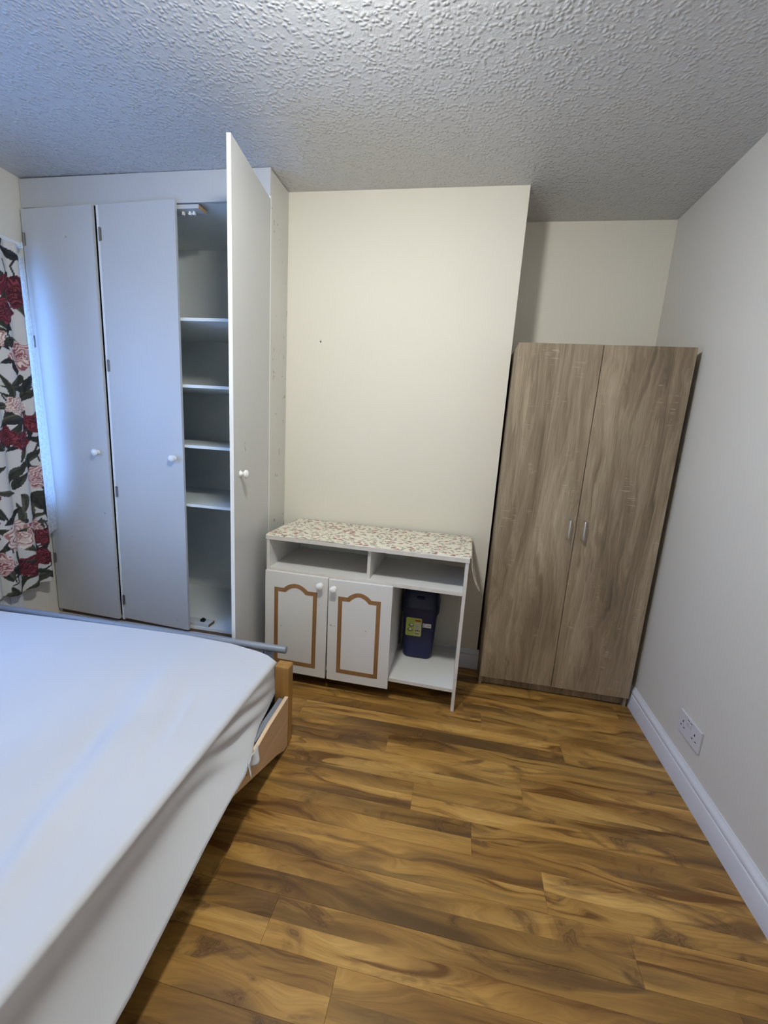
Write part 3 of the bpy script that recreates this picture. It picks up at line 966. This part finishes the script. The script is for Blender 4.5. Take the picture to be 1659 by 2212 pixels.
# ================================================================== BED
BED_R = -0.553           # right edge of the mattress
BED_L = -2.11
BED_F = -0.790           # foot end
BED_H = -2.66            # head end
MAT_T = 0.383
def build_bed():
    t = thing('bed_frame', 'low bed frame with grey foot bar and pale wooden side board', 'bed', (-1.33, -1.72, 0))
    # corner post
    for px in (-0.548, BED_L - 0.068):
        MB().box(px, px + 0.063, -0.862, -0.812, 0.0, 0.372).build('post', M['pine'], t, bevel=0.008, segs=3)
    for px in (-0.548, BED_L - 0.068):
        MB().box(px, px + 0.063, BED_H - 0.05, BED_H - 0.005, 0.0, 0.372).build('post', M['pine'], t, bevel=0.008, segs=3)
    # side board, its lower edge cut at a slant
    sb = MB().prism([(-0.8635, 0.006), (-0.8635, 0.2385), (-1.03, 0.2345), (-1.18, 0.217), (-1.375, 0.213), (-1.372, 0.209), (-0.965, 0.046), (-0.90, 0.010)], -0.4995, -0.4845, 0).build('side_board', M['ply'], t, bevel=0.0006)
    MB().prism([(-0.8635, 0.2388), (-1.03, 0.2348), (-1.15, 0.2208), (-1.15, 0.2220), (-1.03, 0.2360), (-0.8635, 0.2400)], -0.4993, -0.4847, 0).build('edge_strip', M['plyedge'], sb)
    for y, z in ((-1.03, 0.19), (-1.22, 0.185)):
        MB().lathe([(0.0025, -0.001), (0.0022, 0.0012)], (-0.4845, y, z), (1, 0, 0), 8).build('screw', M['hinge'], sb)
    # steel side rails and cross bars
    for xa, xb, ye in ((-0.526, -0.502, -1.12), (BED_L - 0.03, BED_L - 0.004, BED_H)):
        MB().box(xa, xb, ye, -0.8655, 0.205, 0.230).build('side_rail', M['greymetal'], t, bevel=0.003)
    for y in (-0.89, -1.5, -2.1, -2.6):
        MB().box(BED_L - 0.004, -0.58, y - 0.015, y + 0.015, 0.205, 0.225).build('cross_bar', M['darkmetal'], t)
    MB().box(BED_L - 0.004, -0.5285, -0.86, -0.835, 0.10, 0.225).build('foot_rail', M['darkmetal'], t)
    # foot bar and its uprights
    fb = MB().tube([(-2.10, -0.735, 0.357), (-2.098, -0.735, 0.3572), (-0.553, -0.735, 0.3735), (-0.551, -0.735, 0.3735)], [0.0150, 0.0165, 0.0165, 0.0150], 20).build('foot_bar', M['greymetal'], t, smooth=True, autosmooth=1.2)
    for x in (-2.015, -0.63):
        MB().box(x - 0.018, x + 0.018, -0.742, -0.728, 0.02, 0.357).build('bar_upright', M['greymetal'], fb, bevel=0.002)
        MB().box(x - 0.014, x + 0.014, -0.834, -0.743, 0.14, 0.165).build('bar_bracket', M['darkmetal'], fb)
    # head board rail behind the camera's left
    MB().box(BED_L - 0.004, -0.549, BED_H - 0.035, BED_H - 0.015, 0.20, 0.36).build('head_rail', M['pine'], t, bevel=0.004)

    # mattress
    m = MB().box(BED_L + 0.012, BED_R - 0.012, BED_H + 0.015, BED_F - 0.030, 0.2355, MAT_T - 0.022).build('mattress', M['mattress'], None, bevel=0.028, smooth=True, segs=4, org=(-1.33, -1.72, 0.2355))
    tag(m, 'low mattress almost hidden under the white fitted sheet', 'mattress')

    # fitted sheet
    foot_x = [-2.2, -1.96, -1.5, -1.03, -0.8, -0.65, -0.60, -0.565, -0.5]
    foot_y = [-0.815, -0.800, -0.775, -0.757, -0.768, -0.797, -0.815, -0.838, -0.86]
    xs_top = np.concatenate([np.linspace(BED_L, -1.0, 60), np.linspace(-0.99, BED_R - 0.03, 46)])
    # parameter rows along Y: foot drop, then the top to the head
    nd = 14
    ys = np.concatenate([np.linspace(0, 1, 150) ** 1.15])
    n_side = 34
    n_round = 8
    ncol = n_side + n_round + len(xs_top) + 10
    rows = []
    hemY = [-0.80, -0.86, -0.95, -1.05, -1.12, -1.18, -1.25, -1.36, -1.48, -1.76, -1.81, -2.2, -2.70]
    hemX = [-0.552, -0.545, -0.532, -0.522, -0.506, -0.484, -0.474, -0.472, -0.470, -0.466, -0.466, -0.470, -0.480]
    hemZ = [0.244, 0.243, 0.240, 0.236, 0.226, 0.214, 0.209, 0.206, 0.190, 0.128, 0.124, 0.10, 0.10]
    def wr(X, Y):
        """wrinkles on the top, metres"""
        z = 0.0
        def ridge(ax, ay, bx, by, w, h):
            dx, dy = bx - ax, by - ay
            L2 = dx * dx + dy * dy
            u = ((X - ax) * dx + (Y - ay) * dy) / L2
            d = ((X - ax) * dy - (Y - ay) * dx) / math.sqrt(L2)
            e = math.exp(-(d / w) ** 2)
            k = max(0.0, min(1.0, (u + 0.1) / 0.25)) * max(0.0, min(1.0, (1.15 - u) / 0.35))
            return h * e * k
        z += ridge(-0.94, -0.98, -0.76, -1.48, 0.055, 0.0130)
        z -= ridge(-1.03, -1.00, -0.86, -1.50, 0.050, 0.0080)
        z += ridge(-0.84, -1.05, -0.70, -1.50, 0.022, 0.0050)
        z += ridge(-0.86, -1.30, -0.70, -1.85, 0.040, 0.0100)
        z -= ridge(-0.93, -1.30, -0.78, -1.85, 0.034, 0.0065)
        z += ridge(-0.80, -1.60, -0.66, -1.98, 0.026, 0.0060)
        z += ridge(-1.10, -1.35, -0.92, -1.85, 0.045, 0.0060)
        z += ridge(-0.74, -1.08, -0.66, -1.38, 0.018, 0.0045)
        z += ridge(-0.68, -1.02, -0.60, -1.20, 0.010, 0.0022)
        z += ridge(-0.64, -0.98, -0.585, -1.12, 0.008, 0.0020)
        z += 0.0022 * math.sin(X * 7 + Y * 3) * math.sin(Y * 5 - X * 2) + 0.0012 * math.sin(X * 17 - Y * 9)
        # pillowy fall-off to the edges
        return z
    for iy, u in enumerate(ys):
        Yb = BED_F - u * (BED_F - BED_H)          # nominal row position
        k_foot = math.exp(-((u) / 0.055) ** 1.0)  # how strongly a row follows the curved foot edge
        row = []
        # right hem up to the crease
        hx, hz = np.interp(-Yb, [-a for a in hemY], hemX), np.interp(-Yb, [-a for a in hemY], hemZ)
        crz = MAT_T - 0.004
        tuck = max(0.0, min(1.0, (Yb + 1.16) / 0.12))    # 1 near the foot where the sheet is tucked in
        for k in range(n_side):
            s = k / (n_side - 1)                          # 0 hem, 1 crease
            e = s ** 1.0
            xx = hx + (BED_R + 0.002 - hx) * (1 - (1 - e) ** (3.0 - 1.7 * tuck))
            zz = hz + (crz - 0.010 - hz) * e
            # gathers fanning out of the pinned spot at y ~ -1.16
            dY = Yb + 1.16
            g = math.exp(-(dY / 0.20) ** 2) * (1 - e) * e * 4
            xx += g * 0.007 * math.sin((e * 3.2 + dY * 7.0) * 4.2)
            g2 = math.exp(-((Yb + 1.55) / 0.40) ** 2) * math.sin(math.pi * e)
            xx += -0.010 * g2 + 0.004 * math.sin(e * 9 + Yb * 3.5) * (1 - tuck) * math.sin(math.pi * e)
            row.append((xx, Yb, zz))
        # rolled crease
        for k in range(1, n_round + 1):
            a = math.pi / 2 * k / n_round
            row.append((BED_R - 0.014 + 0.014 * math.cos(a) + 0.002 * (1 - k / n_round), Yb, crz - 0.010 + 0.013 * math.sin(a)))
        for X in xs_top[::-1]:
            edge = min(1.0, (BED_R - X) / 0.10)
            row.append((X, Yb, MAT_T + wr(X, Yb) * edge * min(1.0, u / 0.05) - 0.0005))
        for k in range(10):
            s = k / 9
            row.append((BED_L - 0.010 - 0.006 * math.sin(math.pi * s / 2), Yb, MAT_T - 0.012 - 0.12 * s))
        rows.append(row)
    P = np.array(rows)
    # rows for the foot end, rolling over and down
    top0 = P[0].copy()
    fy = np.interp(top0[:, 0], foot_x, foot_y)
    blend = np.exp(-(ys / 0.06))[:, None]
    zfrac = np.clip((P[:, :, 2] - 0.26) / (MAT_T - 0.26), 0, 1)
    P[:, :, 1] += (fy[None, :] - BED_F) * blend * np.clip(zfrac, 0.0, 1)
    down = []
    for k in range(1, nd + 1):
        a = k / nd
        q = P[0].copy()
        rr = 0.020
        if a < 0.45:
            th = a / 0.45 * math.pi / 2
            q[:, 1] = P[0][:, 1] + 0.006 * math.sin(th)
            q[:, 2] = np.maximum(P[0][:, 2] - rr * (1 - math.cos(th)), 0.243)
        else:
            b = (a - 0.45) / 0.55
            q[:, 1] = P[0][:, 1] + 0.006 - 0.010 * b
            q[:, 2] = np.maximum(P[0][:, 2] - rr - 0.118 * b, 0.243)
        down.append(q)
    P = np.concatenate([np.array(down)[::-1], P], 0)
    sh = grid_mesh('fitted_sheet', P, M['sheet'], None, solid=0.0015)
    tag(sh, 'white fitted sheet stretched over the mattress and hanging down the bed side', 'sheet')
    # loose hem corner bunched over the side board
    tagm = []
    nu, nv = 14, 8
    Q = np.zeros((nu, nv, 3))
    for i in range(nu):
        for j in range(nv):
            u, v = i / (nu - 1), j / (nv - 1)
            y = -1.145 - 0.075 * u
            Q[i, j] = (-0.480 + 0.012 * math.sin(u * 8) * v + 0.007 * v, y - 0.012 * v, 0.243 - 0.042 * v - 0.012 * u + 0.004 * math.sin(u * 13))
    grid_mesh('bunched_hem', Q, M['sheet'], sh, solid=0.003)
build_bed()

# ================================================================== CURTAIN, NET, RAIL, RADIATOR
def build_curtain():
    y_r, y_l = -0.336, -0.80
    zt, zb = 2.175, 0.338
    ny, nz = 150, 500
    yy = np.linspace(y_r, y_l, ny)
    zz = np.linspace(zt, zb, nz)
    Y, Z = np.meshgrid(yy, zz, indexing='ij')
    d = (y_r - Y) / (y_r - y_l)
    h = (zt - Z) / (zt - zb)
    fold = np.sin(d * 2 * math.pi * 5.0 + 0.8 * np.sin(d * 9) + 0.35 * np.sin(h * 3)) * (0.008 + 0.008 * h)
    fold += 0.002 * np.sin(d * 47 + h * 2.2)
    X = -2.226 + fold + 0.008 * h
    Y2 = Y + 0.005 * np.cos(d * 2 * math.pi * 5.0) * h + 0.006 * h * (1 - d)
    Z2 = Z + 0.010 * np.sin(d * 12) * h ** 4 - 0.02 * (1 - h) ** 8 * 0
    P = np.stack([X, Y2, Z2], -1)
    c = np.empty(P.shape)
    c[:] = lin((205, 202, 198))
    rl = random.Random(11)
    nzv = lambda a, b: np.sin(Y * a + 1.7 * np.sin(Z * b)) * np.sin(Z * a * 0.83 + 2.1 * np.sin(Y * b))
    def put(m, col, k=1.0):
        c[m] = c[m] * (1 - k) + np.array(lin(col)) * k
    def leaf(y, z, L, w, ang, col, curl=0.0):
        ca, sa = math.cos(ang), math.sin(ang)
        dy, dz = -(Y - y), Z - z
        u = dy * ca + dz * sa
        v = -dy * sa + dz * ca - curl * u * u / L
        t = u / L
        m = (t > 0) & (t < 1) & (np.abs(v) < w * np.sin(np.clip(t, 0, 1) * math.pi) ** 0.75 * (1.15 - 0.5 * t))
        put(m, col)
        rib = m & (np.abs(v - 0.15 * w * np.sin(u * 160)) < w * 0.12)
        put(rib, tuple(int(x * 0.62) for x in col), 0.8)
        hl = m & (v > w * 0.35)
        put(hl, tuple(min(255, int(x * 1.35 + 8)) for x in col), 0.5)
    def stem(pts, w, col):
        for a, b in zip(pts[:-1], pts[1:]):
            ay, az = a; by, bz = b
            dy, dz = by - ay, bz - az
            L2 = dy * dy + dz * dz + 1e-9
            t = np.clip(((Y - ay) * dy + (Z - az) * dz) / L2, 0, 1)
            put((Y - ay - t * dy) ** 2 + (Z - az - t * dz) ** 2 < w * w, col)
    def rose(y, z, r, pal, seed):
        q = random.Random(seed)
        ph = q.uniform(0, 6)
        dy, dz = Y - y, (Z - z)
        R = np.sqrt(dy * dy + dz * dz) / r
        A = np.arctan2(dz, dy) + ph
        edge = 1 + 0.10 * np.sin(A * 5) + 0.06 * np.sin(A * 9 + 1)
        m = R < edge
        # overlapping petals: shade by spiral bands
        band = (R * 3.1 + 0.45 * np.sin(A * 3 + R * 4) + 0.25 * np.sin(A * 7 - R * 6) + A / (2 * math.pi)) % 1.0
        n = nzv(90, 40) * 0.12
        sh = band + n
        put(m, pal[1])
        put(m & (sh < 0.34), pal[0])
        put(m & (sh > 0.72), pal[2])
        put(m & (R < 0.30) & (sh < 0.6), pal[0])
    BUR = [(66, 20, 32), (102, 34, 46), (136, 62, 72)]
    PNK = [(140, 84, 88), (196, 160, 156), (226, 206, 200)]
    PAL = [(164, 116, 110), (214, 190, 180), (232, 220, 210)]
    G1, G2, G3 = (52, 54, 46), (70, 70, 58), (38, 40, 44)
    # leaves and stems first, flowers on top; positions in the wall's own (y, z)
    spots = [(-.36, 2.10), (-.40, 2.0), (-.35, 1.90), (-.44, 1.72), (-.36, 1.66), (-.40, 1.55), (-.35, 1.44), (-.46, 1.36), (-.38, 1.28), (-.35, 1.16), (-.44, 1.06), (-.36, 1.0), (-.49, 0.92), (-.40, 0.84), (-.45, 0.74), (-.36, 0.72), (-.52, 0.62), (-.40, 0.56), (-.47, 0.46), (-.37, 0.42), (-.56, 0.40), (-.58, 0.75), (-.60, 1.0), (-.62, 1.3), (-.60, 1.6), (-.55, 1.85), (-.66, 2.0), (-.70, 1.5), (-.72, 1.1), (-.70, 0.7), (-.50, 2.06), (-.50, 1.2)]
    for k, (y, z) in enumerate(spots):
        for _ in range(3):
            leaf(y + rl.uniform(-.03, .03), z + rl.uniform(-.04, .04), rl.uniform(.09, .16), rl.uniform(.016, .028), rl.uniform(0, 6.28), rl.choice([G1, G2, G3]), rl.uniform(-1.0, 1.0))
        a = rl.uniform(0, 6.28)
        stem([(y, z), (y + .03 * math.cos(a), z + .05 * math.sin(a)), (y + .03 * math.cos(a + .5), z + .10 * math.sin(a + .3))], .0035, G3)
    R_ = [(-.385, 1.94, .075, BUR), (-.45, 1.83, .06, BUR), (-.372, 1.62, .068, PNK), (-.50, 1.70, .05, PAL), (-.43, 1.36, .05, PAL), (-.352, 1.27, .048, BUR), (-.43, 1.18, .052, BUR), (-.50, 1.20, .05, BUR), (-.352, 0.97, .060, PNK), (-.49, 0.66, .078, PAL), (-.41, 0.685, .045, PNK), (-.365, 0.62, .050, BUR), (-.455, 0.475, .058, BUR), (-.385, 0.50, .050, BUR), (-.60, 0.52, .06, PNK), (-.64, 0.86, .07, BUR), (-.62, 1.15, .06, PAL), (-.66, 1.45, .07, BUR), (-.60, 1.75, .06, PNK), (-.70, 1.9, .07, BUR), (-.74, 1.25, .06, PNK), (-.74, 0.62, .06, BUR)]
    for k, (y, z, r, pal) in enumerate(R_):
        for j in range(3):
            leaf(y, z, r * 1.75, r * 0.30, k * 1.9 + j * 2.2, rl.choice([G1, G2, G3]), rl.uniform(-.8, .8))
        rose(y, z, r, pal, 50 + k)
    ob = grid_mesh('curtain', P, M['curtain'], None, c, solid=0.0015)
    tag(ob, 'rose-print curtain with dark green leaves hanging at the window', 'curtain')

    # net curtain
    ny, nz = 130, 60
    y_r, y_l = -0.246, -1.84
    zt, zb = 2.145, 0.635
    yy = y_r + (y_l - y_r) * np.linspace(0, 1, ny) ** 1.0
    zz = np.linspace(zt, zb, nz)
    Y, Z = np.meshgrid(yy, zz, indexing='ij')
    h = (zt - Z) / (zt - zb)
    flare = np.exp(-((y_r - Y) / 0.16) ** 2)
    X = XL + 0.028 + 0.006 * np.sin((Y) * 60) + 0.004 * np.sin(Y * 23) + 0.030 * h * np.clip(flare, 0.0, 1) + 0.010 * h
    Yn = Y - 0.008 * flare * (1 - h)
    Zn = Z - 0.045 * h ** 6 * np.clip((y_r - Y) / 0.10, 0, 1) + 0.012 * h ** 8 * np.sin(Y * 40)
    nt = grid_mesh('net_curtain', np.stack([X, Yn, Zn], -1), M['net'], None)
    tag(nt, 'thin white lace net curtain between the window and the closet', 'net curtain')
    # curtain rail
    t = thing('curtain_rail', 'white plastic curtain rail fixed above the window', 'curtain rail', (XL, -1.07, 2.18))
    MB().box(-2.262, -2.242, -1.90, -0.300, 2.178, 2.198).build('track', M['upvc'], t, bevel=0.003)
    for y in (-0.34, -1.05, -1.8):
        MB().box(XL + 0.0005, -2.2625, y - 0.012, y + 0.012, 2.176, 2.200).build('bracket', M['upvc'], t, bevel=0.002)
    MB().box(-2.266, -2.238, -0.300, -0.290, 2.173, 2.203).build('end_stop', M['upvc'], t, bevel=0.003)
    # radiator
    t = thing('radiator', 'white panel radiator on the wall below the curtain', 'radiator', (XL, -1.0, 0.12))
    MB().box(-2.296, -2.270, -1.60, -0.466, 0.13, 0.555).build('panel', M['radiator'], t, bevel=0.006)
    for k in range(28):
        y = -1.58 + k * 0.040
        MB().box(-2.2702, -2.2655, y, y + 0.022, 0.16, 0.53).build('rib', M['radiator'], t, bevel=0.002)
    for y in (-1.45, -0.62):
        MB().box(XL + 0.0005, -2.2962, y - 0.02, y + 0.02, 0.2, 0.5).build('wall_bracket', M['radiator'], t)
    for y in (-1.57, -0.50):
        MB().tube([(-2.283, y, 0.132), (-2.283, y, 0.0005)], 0.0075, 10).build('pipe', M['radiator'], t)
build_curtain()

# ================================================================== WALL SOCKET
def build_socket():
    yc, zc = -0.659, 0.252
    t = thing('wall_socket', 'white double wall socket with switches above the right skirting board', 'socket', (XR, yc, zc))
    w, h = 0.080, 0.046
    pl_ = MB().box(XR - 0.0095, XR - 0.0003, yc - w, yc + w, zc - h, zc + h).build('plate', M['socket'], t, bevel=0.0025)
    xs = XR - 0.0097
    for s in (-1, 1):
        oy = yc + s * 0.043
        def hole(dy, dz, a, b):
            MB().box(xs - 0.0004, xs + 0.002, oy + dy - a, oy + dy + a, zc + dz - b, zc + dz + b).build('pin_hole', M['hole'], t)
        hole(-0.012, -0.012, 0.0035, 0.0022)
        hole(0.012, -0.012, 0.0035, 0.0022)
        hole(0.0, 0.010, 0.0024, 0.0044)
        hole(0.024 * s * -0.2, 0.036, 0.0012, 0.0012) if False else None
        ry = yc + s * 0.010
        MB().prism([(xs + 0.001, zc + 0.032), (xs - 0.0045, zc + 0.030), (xs - 0.0010, zc + 0.010), (xs + 0.001, zc + 0.009)], ry - 0.0062, ry + 0.0062, 1).build('rocker_switch', M['socket'], t, bevel=0.0005)
        MB().box(xs - 0.0003, xs + 0.002, ry - 0.0062, ry + 0.0062, zc + 0.0335, zc + 0.0365).build('switch_mark', M['hole'], t)
build_socket()
